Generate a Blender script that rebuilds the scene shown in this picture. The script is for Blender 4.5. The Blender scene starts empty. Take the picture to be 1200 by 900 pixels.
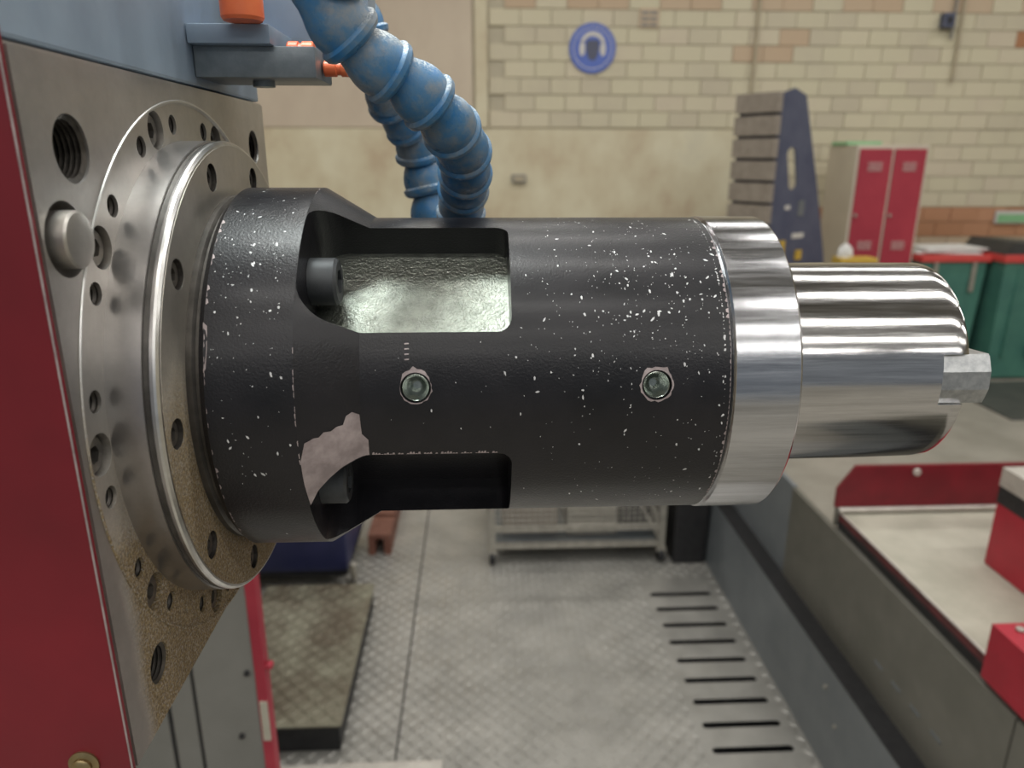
import bpy, bmesh, math, random
from math import sin, cos, pi, radians
from mathutils import Vector, Matrix

random.seed(7)
SC = bpy.context.scene
COL = SC.collection
EYE = 1.7          # camera height above the workshop floor

# ------------------------------------------------------------------ camera
cam_d = bpy.data.cameras.new('camera'); cam = bpy.data.objects.new('camera', cam_d); COL.objects.link(cam)
cam_d.sensor_width = 36.0; cam_d.lens = 862/1200*36
cam_d.clip_start = 0.01; cam_d.clip_end = 60
xr = Vector((0.9989139, -0.0465493, 0.0020413)); yd = Vector((-0.0117022, -0.2930458, -0.9560268)); zf = Vector((0.0451006, 0.9549646, -0.2932723))
m = Matrix.Identity(4)
for i in range(3):
    m[i][0] = xr[i]; m[i][1] = -yd[i]; m[i][2] = -zf[i]
m[2][3] = EYE
cam.matrix_world = m
cam_d.dof.use_dof = True; cam_d.dof.focus_distance = 0.36; cam_d.dof.aperture_fstop = 9.0
SC.camera = cam

# ------------------------------------------------------------------ world, lamps, exposure
w = bpy.data.worlds.new('world'); SC.world = w; w.use_nodes = True
w.node_tree.nodes['Background'].inputs[0].default_value = (0.86, 0.93, 1.0, 1)
w.node_tree.nodes['Background'].inputs[1].default_value = 0.22
SC.view_settings.view_transform = 'Standard'; SC.view_settings.look = 'None'
SC.view_settings.exposure = 0.12; SC.view_settings.gamma = 1.0; SC.view_settings.use_curve_mapping = False

def area(name, loc, target, sx, sy, power, col):
    d = bpy.data.lights.new(name, 'AREA'); d.shape = 'RECTANGLE'; d.size = sx; d.size_y = sy; d.energy = power; d.color = col
    o = bpy.data.objects.new(name, d); COL.objects.link(o); o.location = loc
    o.rotation_euler = (Vector(target)-Vector(loc)).to_track_quat('-Z', 'Y').to_euler()
    return o
LAMPS = [(x, y) for y in (-5.6, -3.3, -1.4, .62, 2.3, 4.6) for x in (-3.2, -.3, 2.6, 5.5)]
for x, y in LAMPS:
    area('ceiling_lamp_light', (x, y, 4.50), (x, y, 0), 2.3, .14, 24 if y > -5 else 40, (1.0, .975, .93))
# the machine's own work lamp, straight above the flange joint
area('work_lamp_light', (-.125, .43, EYE+.50), (-.10, .42, EYE), .17, .14, 2.8, (.93, 1.0, .97))

# ------------------------------------------------------------------ materials
def nt(name):
    mt = bpy.data.materials.new(name); mt.use_nodes = True
    t = mt.node_tree; return mt, t, t.nodes, t.links, t.nodes['Principled BSDF']
def coords(N, L, kind='Object', scale=(1, 1, 1)):
    tc = N.new('ShaderNodeTexCoord'); mp = N.new('ShaderNodeMapping'); mp.inputs['Scale'].default_value = scale
    if kind == 'World':
        g = N.new('ShaderNodeNewGeometry'); L.new(g.outputs['Position'], mp.inputs[0])
    else: L.new(tc.outputs[kind], mp.inputs[0])
    return mp.outputs[0]
def noise(N, L, vec, scale, detail=4, rough=.6):
    n = N.new('ShaderNodeTexNoise'); n.inputs['Scale'].default_value = scale; n.inputs['Detail'].default_value = detail; n.inputs['Roughness'].default_value = rough
    L.new(vec, n.inputs['Vector']); return n.outputs['Fac']
def ramp(N, L, fac, stops):
    r = N.new('ShaderNodeValToRGB'); L.new(fac, r.inputs[0])
    while len(r.color_ramp.elements) < len(stops): r.color_ramp.elements.new(.5)
    for e, (p, c) in zip(r.color_ramp.elements, stops):
        e.position = p; e.color = (c[0], c[1], c[2], 1) if hasattr(c, '__len__') else (c, c, c, 1)
    return r.outputs[0]
def bump(N, L, B, h, strength, dist=.001):
    b = N.new('ShaderNodeBump'); b.inputs['Strength'].default_value = strength; b.inputs['Distance'].default_value = dist
    L.new(h, b.inputs['Height']); L.new(b.outputs[0], B.inputs['Normal'])
def simple(name, c1, c2=None, rough=.5, metal=0, scale=20, bs=0, bscale=200, stretch=(1, 1, 1), rvar=0, emit=None, dist=.001, kind='World', lo=.35, hi=.65):
    mt, t, N, L, B = nt(name)
    B.inputs['Roughness'].default_value = rough; B.inputs['Metallic'].default_value = metal
    v = coords(N, L, kind, stretch)
    f = noise(N, L, v, scale)
    L.new(ramp(N, L, f, [(lo, c1), (hi, c2 or c1)]), B.inputs['Base Color'])
    if rvar: L.new(ramp(N, L, noise(N, L, v, scale*2.3), [(.3, max(.02, rough-rvar)), (.7, rough+rvar)]), B.inputs['Roughness'])
    if bs: bump(N, L, B, noise(N, L, v, bscale, 3), bs, dist)
    if emit: B.inputs['Emission Color'].default_value = (*emit[0], 1); B.inputs['Emission Strength'].default_value = emit[1]
    return mt
def mixc(N, L, fac, a, b):
    m_ = N.new('ShaderNodeMix'); m_.data_type = 'RGBA'
    L.new(fac, m_.inputs[0]) if not isinstance(fac, float) else None
    for s, i in ((a, 6), (b, 7)):
        if hasattr(s, 'links'): L.new(s, m_.inputs[i])
        else: m_.inputs[i].default_value = (*s, 1)
    return m_.outputs[2]
def math_(N, L, op, a, b=None, clamp=False):
    q = N.new('ShaderNodeMath'); q.operation = op; q.use_clamp = clamp
    for s, i in ((a, 0), (b, 1)):
        if s is None: continue
        if hasattr(s, 'links'): L.new(s, q.inputs[i])
        else: q.inputs[i].default_value = s
    return q.outputs[0]
def mrange(N, L, v, a, b):
    q = N.new('ShaderNodeMapRange'); q.interpolation_type = 'SMOOTHSTEP'; L.new(v, q.inputs[0]); q.inputs[1].default_value = a; q.inputs[2].default_value = b
    return q.outputs[0]

M = {}
# black paint of the adapter: satin with a fine orange-peel
mt, t, N, L, B = nt('black_satin_paint'); M['black'] = mt
v = coords(N, L, 'World'); vs = coords(N, L, 'World', (1, 1, 1))
L.new(ramp(N, L, noise(N, L, v, 30), [(.35, (.006, .006, .008)), (.7, (.012, .011, .014))]), B.inputs['Base Color'])
L.new(ramp(N, L, noise(N, L, v, 60), [(.3, .30), (.7, .40)]), B.inputs['Roughness'])
B.inputs['Specular IOR Level'].default_value = .36; B.inputs['Coat Weight'].default_value = .22; B.inputs['Coat Roughness'].default_value = .24
bump(N, L, B, noise(N, L, vs, 900, 2, .6), .40, .0005)
# steel with rust-brown swarf dust that has settled on the low parts
def dusty(name, z0, z1, clean, rough, ystrip=False):
    mt, t, N, L, B = nt(name)
    v = coords(N, L, 'World'); g = N.new('ShaderNodeNewGeometry'); s = N.new('ShaderNodeSeparateXYZ'); L.new(g.outputs['Position'], s.inputs[0])
    n1 = noise(N, L, v, 14, 5, .65); zz = math_(N, L, 'ADD', s.outputs[2], math_(N, L, 'MULTIPLY', math_(N, L, 'SUBTRACT', n1, .5), .12))
    msk = mrange(N, L, zz, z0, z1)
    if ystrip: msk = math_(N, L, 'MULTIPLY', msk, mrange(N, L, math_(N, L, 'ADD', s.outputs[1], math_(N, L, 'MULTIPLY', n1, .02)), .274, .288))
    grain = noise(N, L, v, 850, 3, .8)
    gm = ramp(N, L, grain, [(.36, .45), (.50, 1)])
    fac = math_(N, L, 'MULTIPLY', msk, gm, True)
    steel = ramp(N, L, noise(N, L, v, 25, 6, .7), [(.3, tuple(.72*k for k in clean)), (.7, clean)])
    dust = ramp(N, L, noise(N, L, v, 750, 3, .7), [(.34, (.10, .068, .032)), (.5, (.20, .142, .07)), (.70, (.38, .29, .155))])
    L.new(mixc(N, L, fac, steel, dust), B.inputs['Base Color'])
    L.new(math_(N, L, 'SUBTRACT', .92, math_(N, L, 'MULTIPLY', fac, .9)), B.inputs['Metallic'])
    L.new(math_(N, L, 'ADD', math_(N, L, 'MULTIPLY', fac, .5), rough, True), B.inputs['Roughness'])
    h = math_(N, L, 'ADD', math_(N, L, 'MULTIPLY', grain, fac), math_(N, L, 'MULTIPLY', noise(N, L, v, 300), .12))
    bump(N, L, B, h, .5, .0012)
    return mt
M['plate'] = dusty('dusty_plate_steel', EYE-.095, EYE-.155, (.58, .555, .53), .40, True)
M['ring'] = dusty('dusty_ring_steel', EYE-.105, EYE-.165, (.60, .57, .53), .38)
M['nose'] = dusty('nose_steel', EYE-.19, EYE-.30, (.50, .48, .47), .28)
M['face'] = dusty('nose_face_steel', EYE-.05, EYE-.15, (.62, .585, .53), .42)
M['edgering'] = dusty('worn_ring_edge', EYE-.05, EYE-.13, (.75, .74, .72), .3)
M['edge'] = simple('bright_worn_steel_edge', (.75, .74, .72), (.55, .54, .52), .3, 1, 60)
M['groove'] = simple('oily_dark_steel', (.06, .055, .05), (.12, .11, .1), .45, .7, 60)
M['screw'] = simple('blackened_screw_steel', (.10, .095, .09), (.2, .18, .155), .45, .75, 90, .2, 400)
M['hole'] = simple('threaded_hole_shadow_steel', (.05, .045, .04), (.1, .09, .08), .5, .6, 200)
M['capscrew'] = simple('matt_black_oxide', (.05, .055, .06), (.075, .08, .085), .5, .35, 90)
# turned steel
def turned(name, c, r, bs, rings=900, spark=0):
    mt, t, N, L, B = nt(name)
    v = coords(N, L, 'World', (1, .02, .02)); B.inputs['Metallic'].default_value = 1
    v2 = coords(N, L, 'World', (.04, 1, 1)); v3 = coords(N, L, 'World')
    st = noise(N, L, v2, 260, 5, .75)
    L.new(ramp(N, L, st, [(.35, tuple(k*.72 for k in c)), (.62, c)]), B.inputs['Base Color'])
    L.new(ramp(N, L, st, [(.3, r*.6), (.7, r*1.5)]), B.inputs['Roughness'])
    h = math_(N, L, 'ADD', math_(N, L, 'ADD', math_(N, L, 'MULTIPLY', noise(N, L, v, rings, 2), .3), math_(N, L, 'MULTIPLY', st, 1.6)), math_(N, L, 'MULTIPLY', noise(N, L, v3, 1400, 2, .8), spark))
    bump(N, L, B, h, bs, .0002)
    return mt
M['shaft'] = turned('ground_shaft_steel', (.64, .63, .63), .13, .10, 1100, .2)
M['endring'] = turned('turned_ring_steel', (.60, .605, .63), .17, .10, 1100, 1.0)
M['key'] = simple('ground_key_steel', (.36, .37, .38), (.50, .51, .51), .38, .9, 260, .1, 300)
M['pocket'] = simple('cast_pocket_floor', (.25, .27, .235), (.36, .38, .335), .33, .95, 160, .75, 620, dist=.0007)
M['bare'] = simple('bare_metal_under_worn_paint', (.30, .25, .25), (.46, .39, .39), .45, .35, 120, .2, 500)
M['chip'] = simple('pale_primer_chip', (.55, .55, .56), (.75, .75, .76), .5, .2, 300)
M['plug'] = simple('shiny_set_screw_steel', (.32, .36, .33), (.45, .48, .45), .25, 1, 200)
M['red'] = simple('deep_red_machine_paint', (.14, .005, .013), (.20, .007, .018), .42, 0, 9, .06, 200)
M['red2'] = simple('bright_red_machine_paint', (.34, .010, .026), (.42, .014, .034), .4, 0, 8)
M['rimred'] = simple('dull_dark_red_rim', (.07, .02, .022), (.16, .03, .035), .5, 0, 14)
M['redlight'] = simple('pinkish_red_edge_paint', (.34, .022, .045), (.42, .035, .06), .5, 0, 12)
M['housing'] = simple('blue_grey_machine_paint', (.20, .26, .34), (.27, .34, .42), .45, .1, 14, .1, 120)
M['manifold'] = simple('grey_manifold_metal', (.17, .20, .22), (.25, .28, .30), .4, .5, 60, .15, 200)
M['orange'] = simple('orange_fitting_plastic', (.78, .14, .05), (.86, .20, .07), .38, 0, 60)
M['brass'] = simple('dull_brass', (.30, .23, .12), (.42, .33, .18), .35, .9, 100)
# blue hose with grey grime
mt, t, N, L, B = nt('blue_hose_plastic'); M['hose'] = mt
v = coords(N, L, 'World')
blue = ramp(N, L, noise(N, L, v, 55, 6, .7), [(.36, (.025, .16, .38)), (.48, (.07, .18, .32)), (.62, (.19, .23, .27))])
g = N.new('ShaderNodeNewGeometry'); sx = N.new('ShaderNodeSeparateXYZ'); L.new(g.outputs['Normal'], sx.inputs[0])
crust = math_(N, L, 'MULTIPLY', mrange(N, L, sx.outputs[2], .45, .9), ramp(N, L, noise(N, L, v, 900, 3, .8), [(.5, 0), (.56, 1)]))
L.new(mixc(N, L, crust, blue, (.72, .76, .76)), B.inputs['Base Color'])
L.new(ramp(N, L, noise(N, L, v, 90), [(.35, .22), (.65, .5)]), B.inputs['Roughness'])
bump(N, L, B, noise(N, L, v, 700, 4, .8), .25, .0008)
M['hosedirt'] = simple('dried_coolant_crust', (.62, .64, .64), (.4, .42, .42), .7, 0, 300, .6, 500)
M['column'] = simple('grey_machine_paint', (.19, .19, .175), (.225, .225, .21), .45, 0, 5)
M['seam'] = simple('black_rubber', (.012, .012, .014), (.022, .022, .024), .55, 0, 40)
M['navy'] = simple('navy_steel_paint', (.022, .027, .085), (.032, .036, .11), .45, 0, 12)
M['navy2'] = simple('faded_navy_paint', (.075, .085, .14), (.105, .115, .17), .6, 0, 5)
M['castslab'] = simple('grey_cast_iron_slab', (.27, .235, .20), (.34, .30, .255), .7, .1, 18, .3, 60)
M['treadplate'] = simple('tread_plate_steel', (.35, .343, .32), (.45, .44, .41), .40, .5, 5, .15, 120, rvar=.12)
M['tread2'] = simple('worn_brown_tread_plate', (.15, .125, .09), (.30, .29, .22), .45, .4, 7, .2, 120, rvar=.1)
M['concrete'] = simple('pale_workshop_concrete', (.27, .255, .215), (.35, .33, .285), .5, 0, 3.2, .15, 60)
M['curb'] = simple('blue_grey_sheet_metal', (.17, .19, .205), (.21, .23, .245), .42, .2, 6)
M['olive'] = simple('olive_grey_cover_steel', (.17, .168, .145), (.205, .20, .175), .38, .35, 7, rvar=.05)
M['tray'] = simple('cream_dusty_tray', (.40, .385, .315), (.50, .48, .40), .6, 0, 9, .2, 80)
M['steeltop'] = simple('pale_table_steel', (.55, .52, .48), (.68, .65, .6), .4, .5, 20)
M['galv'] = simple('galvanised_wire_steel', (.38, .36, .32), (.5, .48, .43), .4, .7, 30)
M['beige'] = simple('beige_locker_paint', (.56, .50, .41), (.62, .56, .46), .5, 0, 3)
M['lockred'] = simple('crimson_locker_paint', (.36, .03, .055), (.42, .04, .065), .5, 0, 4)
M['vent'] = simple('pale_louvre_metal', (.55, .32, .32), (.62, .4, .38), .5, 0, 30)
M['green'] = simple('green_bin_plastic', (.055, .17, .14), (.075, .22, .17), .5, 0, 6)
M['binred'] = simple('red_bin_rim_plastic', (.6, .06, .06), (.66, .08, .07), .45, 0, 6)
M['binblack'] = simple('black_bin_lid_plastic', (.035, .035, .035), (.055, .055, .055), .5, 0, 6)
M['paper'] = simple('white_paper', (.72, .72, .70), (.8, .8, .78), .8, 0, 10)
M['yellow'] = simple('yellow_steel_paint', (.55, .36, .05), (.65, .44, .08), .55, 0, 10)
M['signblue'] = simple('blue_sign_enamel', (.10, .16, .52), (.11, .18, .56), .5, 0, 5)
M['signwhite'] = simple('white_sign_print', (.62, .60, .58), (.68, .66, .62), .6, 0, 5)
M['pipe'] = simple('grey_conduit', (.23, .22, .2), (.3, .29, .27), .6, 0, 10)
M['cream_pipe'] = simple('cream_painted_conduit', (.42, .36, .26), (.48, .42, .3), .6, 0, 10)
M['labelgreen'] = simple('green_label_print', (.25, .52, .27), (.28, .56, .3), .6, 0, 5)
M['mat'] = simple('dark_floor_shade', (.05, .055, .05), (.075, .08, .07), .6, 0, 8)  # dark tone that paints the floor shade by the bins
M['ceil'] = simple('grey_ceiling_sheet', (.30, .30, .29), (.36, .36, .35), .7, 0, 2)
M['lampglow'] = simple('lamp_diffuser', (.9, .9, .85), None, .5, 0, 5, emit=((1, .97, .9), 9.0))
M['wallplain'] = simple('painted_side_wall', (.50, .44, .31), (.56, .5, .36), .75, 0, 1.5)
# cream plaster with peach and grey stains
mt, t, N, L, B = nt('stained_cream_render'); M['plaster'] = mt
v = coords(N, L, 'World', (1, 1, .8)); B.inputs['Roughness'].default_value = .75
L.new(ramp(N, L, noise(N, L, v, 1.7, 6, .6), [(.30, (.50, .38, .26)), (.45, (.63, .56, .40)), (.60, (.72, .67, .50)), (.75, (.62, .58, .46))]), B.inputs['Base Color'])
bump(N, L, B, noise(N, L, v, 12, 5), .25, .01)
mt, t, N, L, B = nt('brownish_upper_render'); M['plaster2'] = mt
v = coords(N, L, 'World', (1, 1, .5)); B.inputs['Roughness'].default_value = .75
L.new(ramp(N, L, noise(N, L, v, 1.5, 5, .6), [(.3, (.52, .43, .34)), (.55, (.62, .53, .42)), (.75, (.66, .59, .47))]), B.inputs['Base Color'])
# bricks: per-brick tint
def brickmat(name, stops):
    mt, t, N, L, B = nt(name); B.inputs['Roughness'].default_value = .75
    oi = N.new('ShaderNodeObjectInfo'); v = coords(N, L, 'World')
    f = math_(N, L, 'ADD', math_(N, L, 'MULTIPLY', oi.outputs['Random'], .5), math_(N, L, 'MULTIPLY', noise(N, L, v, 2.2, 5), .5))
    L.new(ramp(N, L, f, stops), B.inputs['Base Color'])
    bump(N, L, B, noise(N, L, v, 30, 5), .3, .006)
    return mt
M['brick'] = brickmat('cream_painted_brick', [(.2, (.57, .51, .39)), (.45, (.64, .59, .43)), (.65, (.65, .59, .44)), (.85, (.62, .54, .42))])
M['brickraw'] = brickmat('orange_unpainted_brick', [(.2, (.42, .20, .10)), (.8, (.55, .29, .17))])
M['brickpeach'] = brickmat('peach_faded_brick', [(.2, (.56, .42, .29)), (.8, (.58, .46, .33))])
M['mortar'] = simple('cream_mortar', (.46, .42, .32), (.52, .47, .36), .85, 0, 6)

# ------------------------------------------------------------------ helpers
def empty(name, loc, label=None, cat=None, group=None, kind=None):
    o = bpy.data.objects.new(name, None); COL.objects.link(o); o.location = loc; o.empty_display_size = .05
    return tag(o, label, cat, group, kind)
def tag(o, label=None, cat=None, group=None, kind=None):
    if label: o['label'] = label
    if cat: o['category'] = cat
    if group: o['group'] = group
    if kind: o['kind'] = kind
    return o
def wloc(o):
    v = Vector((0, 0, 0))
    while o is not None: v += o.location; o = o.parent
    return v
def smooth(me, deg=32):
    for p in me.polygons: p.use_smooth = True
    bm = bmesh.new(); bm.from_mesh(me)
    for e in bm.edges:
        if len(e.link_faces) != 2 or e.calc_face_angle(0) > radians(deg): e.smooth = False
    bm.to_mesh(me); bm.free()
def obj(name, bm, mat, parent=None, loc=None, sm=True, deg=32):
    """bm is in world coordinates; loc (or the parent's place) becomes its origin"""
    L0 = wloc(parent) if parent else Vector((0, 0, 0))
    base = Vector(loc) if loc is not None else L0
    bmesh.ops.recalc_face_normals(bm, faces=bm.faces)
    bmesh.ops.translate(bm, verts=bm.verts, vec=-base)
    me = bpy.data.meshes.new(name); bm.to_mesh(me); bm.free()
    for k in (mat if isinstance(mat, (list, tuple)) else [mat]): me.materials.append(k)
    if sm: smooth(me, deg)
    o = bpy.data.objects.new(name, me); COL.objects.link(o); o.parent = parent; o.location = base-L0
    return o
def box(bm, x0, x1, y0, y1, z0, z1, bev=0, rot=None):
    vs = [bm.verts.new(((x0, x1)[i & 1], (y0, y1)[(i >> 1) & 1], (z0, z1)[(i >> 2) & 1])) for i in range(8)]
    fs = [bm.faces.new([vs[k] for k in f]) for f in ((0, 1, 3, 2), (4, 6, 7, 5), (0, 4, 5, 1), (2, 3, 7, 6), (0, 2, 6, 4), (1, 5, 7, 3))]
    if rot is not None: bmesh.ops.transform(bm, verts=vs, matrix=rot)
    if bev: bmesh.ops.bevel(bm, geom=list({e for f in fs for e in f.edges}), offset=bev, segments=2, affect='EDGES', profile=.6)
    return bm
def bxm(*a, **k): return box(bmesh.new(), *a, **k)
def prism(bm, pts, d):
    """closed polygon pts (3d) extruded by vector d"""
    a = [bm.verts.new(p) for p in pts]; b = [bm.verts.new(Vector(p)+Vector(d)) for p in pts]
    bm.faces.new(a); bm.faces.new(b[::-1]); n = len(a)
    for i in range(n): bm.faces.new((a[i], b[i], b[(i+1) % n], a[(i+1) % n]))
    return bm
def frame(axis):
    a = Vector(axis).normalized(); u = a.orthogonal().normalized() if abs(a.x) < .9 else Vector((0, -1, 0)); u = (u - a*u.dot(a)).normalized()
    return a, u, a.cross(u)
def lathe(bm, o, axis, prof, n=48, cap=(True, True)):
    """prof: (distance along axis, radius)"""
    a, u, v = frame(axis); o = Vector(o); rings = []
    for t, r in prof:
        rings.append([bm.verts.new(o+a*t+(u*cos(2*pi*k/n)+v*sin(2*pi*k/n))*r) for k in range(n)])
    for A, Bq in zip(rings, rings[1:]):
        for k in range(n): bm.faces.new((A[k], A[(k+1) % n], Bq[(k+1) % n], Bq[k]))
    if cap[0]: bm.faces.new(rings[0][::-1])
    if cap[1]: bm.faces.new(rings[-1])
    return bm
def cyl(bm, p, q, r, n=20, bev=0):
    p = Vector(p); q = Vector(q); l = (q-p).length
    pr = [(0, r), (l, r)] if not bev else [(0, r-bev), (bev, r), (l-bev, r), (l, r-bev)]
    return lathe(bm, p, q-p, pr, n)
def boolean(o, cutter, keep_mats=True):
    md = o.modifiers.new('cut', 'BOOLEAN'); md.operation = 'DIFFERENCE'; md.solver = 'EXACT'; md.object = cutter
    dg = bpy.context.evaluated_depsgraph_get(); dg.update()
    me = bpy.data.meshes.new_from_object(o.evaluated_get(dg)); o.modifiers.clear(); old = o.data; o.data = me; me.name = old.name
    bpy.data.objects.remove(cutter); bpy.data.meshes.remove(old)
def recess_screw(bm, c, r, depth, hexr, n=28):
    """socket screw head at c facing +X, with a hexagonal socket"""
    c = Vector(c)
    o = [bm.verts.new(c+Vector((-depth, -cos(2*pi*k/n)*r, sin(2*pi*k/n)*r))) for k in range(n)]
    e = [bm.verts.new(c+Vector((-r*.12, -cos(2*pi*k/n)*r, sin(2*pi*k/n)*r))) for k in range(n)]
    e2 = [bm.verts.new(c+Vector((0, -cos(2*pi*k/n)*r*.88, sin(2*pi*k/n)*r*.88))) for k in range(n)]
    def hx(k):
        a = 2*pi*k/n; q = (a % (pi/3))-pi/6; return hexr*cos(pi/6)/cos(q)
    h = [bm.verts.new(c+Vector((0, -cos(2*pi*k/n)*hx(k), sin(2*pi*k/n)*hx(k)))) for k in range(n)]
    g = [bm.verts.new(c+Vector((-hexr*1.1, -cos(2*pi*k/n)*hx(k), sin(2*pi*k/n)*hx(k)))) for k in range(n)]
    for A, Bq in ((o, e), (e, e2), (e2, h), (h, g)):
        for k in range(n): bm.faces.new((A[k], A[(k+1) % n], Bq[(k+1) % n], Bq[k]))
    bm.faces.new(g); bm.faces.new(o)
    return bm

AY, AZ = .3975, EYE-.1102          # spindle axis, parallel to X
def ax(x, r, deg):                 # a point around the axis; 0 deg faces the camera side, + is up
    a = radians(deg); return Vector((x, AY-r*cos(a), AZ+r*sin(a)))

# ================================================================== SETTING
# floor: concrete around and under the tread plates
bm = bmesh.new()
box(bm, -6, 9, -7, 6.6, -.3, -.05)
box(bm, -6, -.952, -7, 6.6, -.05, 0); box(bm, 1.045, 9, -7, 6.6, -.05, 0); box(bm, -.952, 1.045, 4.2, 6.6, -.05, 0); box(bm, -.952, 1.045, -7, .4, -.05, 0)
floor = tag(obj('floor', bm, M['concrete'], sm=False), kind='structure')
pl = obj('tread_plate', bxm(-.95, 1.043, .402, 4.198, -.012, 0), [M['treadplate'], M['seam']], floor, sm=False)
cb = bmesh.new()
for i in range(10):
    yc = 1.655+i*.1035; r = .0122; pts = []
    for k in range(9): a = pi/2+pi*k/8; pts.append((.70+cos(a)*r, yc+sin(a)*r, -.03))
    for k in range(9): a = -pi/2+pi*k/8; pts.append((.925+cos(a)*r, yc+sin(a)*r, -.03))
    prism(cb, pts, (0, 0, .05))
cut = obj('cut', cb, M['seam'], sm=False); boolean(pl, cut)
obj('drain_channel', bxm(.66, .96, 1.4, 3.0, -.0495, -.044), M['seam'], floor, sm=False)
def treads(x0, x1, y0, y1, z, p=.029, skip=None):
    vs = []; fs = []; j = 0; y = y0+p/2
    while y < y1-p/3:
        i = 0; x = x0+p/2
        while x < x1-p/3:
            if not (skip and skip(x, y)):
                s = 1 if (i+j) % 2 else -1; d = Vector((1, s*1.0)).normalized(); n_ = Vector((-d.y, d.x)); l = p*.58; w_ = p*.17; b = len(vs); h = .0026
                for q, hh in ((d*l, 0), (n_*w_, 0), (-d*l, 0), (-n_*w_, 0), (d*l*.45, h), (-d*l*.45, h)):
                    vs.append((x+q.x, y+q.y, z+hh))
                fs += [(b, b+1, b+4), (b+1, b+5, b+4), (b+1, b+2, b+5), (b+2, b+3, b+5), (b+3, b+4, b+5), (b+3, b, b+4)]
            x += p; i += 1
        y += p; j += 1
    bm = bmesh.new(); V = [bm.verts.new(c) for c in vs]
    for f in fs: bm.faces.new([V[k] for k in f])
    return bm
tag(obj('raised_treads', treads(-.9, 1.0, 1.55, 4.15, .0, skip=lambda x, y: .67 < x < .95 and 1.63 < y < 2.71), M['treadplate'], floor, sm=False), kind='stuff')
obj('plate_joint', bxm(-.262, -.256, .42, 4.19, .0002, .0012), M['seam'], floor, sm=False)

# back wall: mortar core, individual bricks, render panels
WY = 6.5
wall = tag(obj('wall_back', bxm(-6, 9, WY+.012, WY+.25, 0, 4.9), M['mortar'], sm=False), kind='structure')
def sheet(x0, x1, z0, z1, nm, mat_, y=WY-.012, lab=None):
    o = obj(nm, bxm(x0, x1, y, WY+.02, z0, z1, bev=.004), mat_, wall, sm=False)
    if lab: o['label'] = lab
sheet(-6, 2.42, .02, EYE+.235, 'plaster_panel', M['plaster'], lab='stained cream plaster on the lower wall')
sheet(-6, -.02, EYE+.242, 4.88, 'plaster_panel', M['plaster2'], y=WY-.004, lab='smoother brownish upper plaster')
sheet(.0, .10, EYE+.242, 4.88, 'plaster_strip', M['plaster'], y=WY-.03)
bx0 = bmesh.new(); box(bx0, -.1232, .1232, -.005, .02, -.0618, .0618, bev=.004)
proto = {}
def brick(x, z, mk, sx=1):
    global proto
    if mk not in proto:
        b = bx0.copy(); o = obj('brick', b, M[mk], wall, loc=(0, 0, 0), sm=False); proto[mk] = o
    else:
        o = bpy.data.objects.new('brick', proto[mk].data); COL.objects.link(o); o.parent = wall
    o.location = (x, WY+random.uniform(-.004, .004), z); o.rotation_euler = (0, random.uniform(-.004, .004), 0); o.scale.x = sx
    return o
PX, PZ = .251, .129
nb = 0
for r in range(9):
    z = EYE+.245+PZ*(r+.5); off = .5*(r % 2)
    for c in range(20):
        x = .24+PX*(c+off)
        mk = 'brick'
        if (r, c) in ((5, 18), (4, 18), (5, 17)): mk = 'brickraw'
        elif r == 7 and c % 3 != 1: mk = 'brickpeach'
        elif (r, c) in ((5, 9), (4, 9), (4, 8)): mk = 'brickpeach'
        brick(x, z, mk); nb += 1
for r in range(5):
    z = EYE+.245-PZ*(r+.5)-.004; off = .5*((r+1) % 2)
    for c in range(11):
        brick(2.57+PX*(c+off), z, 'brick'); nb += 1
for r in range(5, 8):
    z = EYE+.245-PZ*(r+.5)-.004; off = .5*((r+1) % 2)
    for c in range(11):
        brick(2.57+PX*(c+off), z, 'brickraw' if r < 7 else 'brickpeach'); nb += 1
bx0.free()
tag(obj('wall_left', bxm(-6.2, -6, -7, 6.7, -.05, 4.9), M['wallplain'], sm=False), kind='structure')
tag(obj('wall_right', bxm(9, 9.2, -7, 6.7, -.05, 4.9), M['wallplain'], sm=False), kind='structure')
tag(obj('ceiling', bxm(-6.2, 9.2, -7, 6.7, 4.9, 5.0), M['ceil'], sm=False), kind='structure')
# ceiling lamp bodies above the area lights
ordn = {-5.6: 'row farthest behind the camera', -3.3: 'second row behind the camera', -1.4: 'row just behind the camera', .62: 'row straight over the spindle', 2.3: 'row over the wire trolley', 4.6: 'row nearest the brick wall'}
xn = {-3.2: 'leftmost', -.3: 'second from left', 2.6: 'third from left', 5.5: 'rightmost'}
cl = None
for x, y in LAMPS:
    e = empty('ceiling_lamp', (x, y, 4.9), 'long white batten lamp, %s in the %s' % (xn[x], ordn[y]), 'lamp', 'batten lamps under the ceiling')
    if cl is None: cl = obj('lamp_body', bxm(x-1.2, x+1.2, y-.1, y+.1, 4.53, 4.899, bev=.01), M['paper'], e)
    else:
        a = bpy.data.objects.new('lamp_body', cl.data); COL.objects.link(a); a.parent = e

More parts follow.
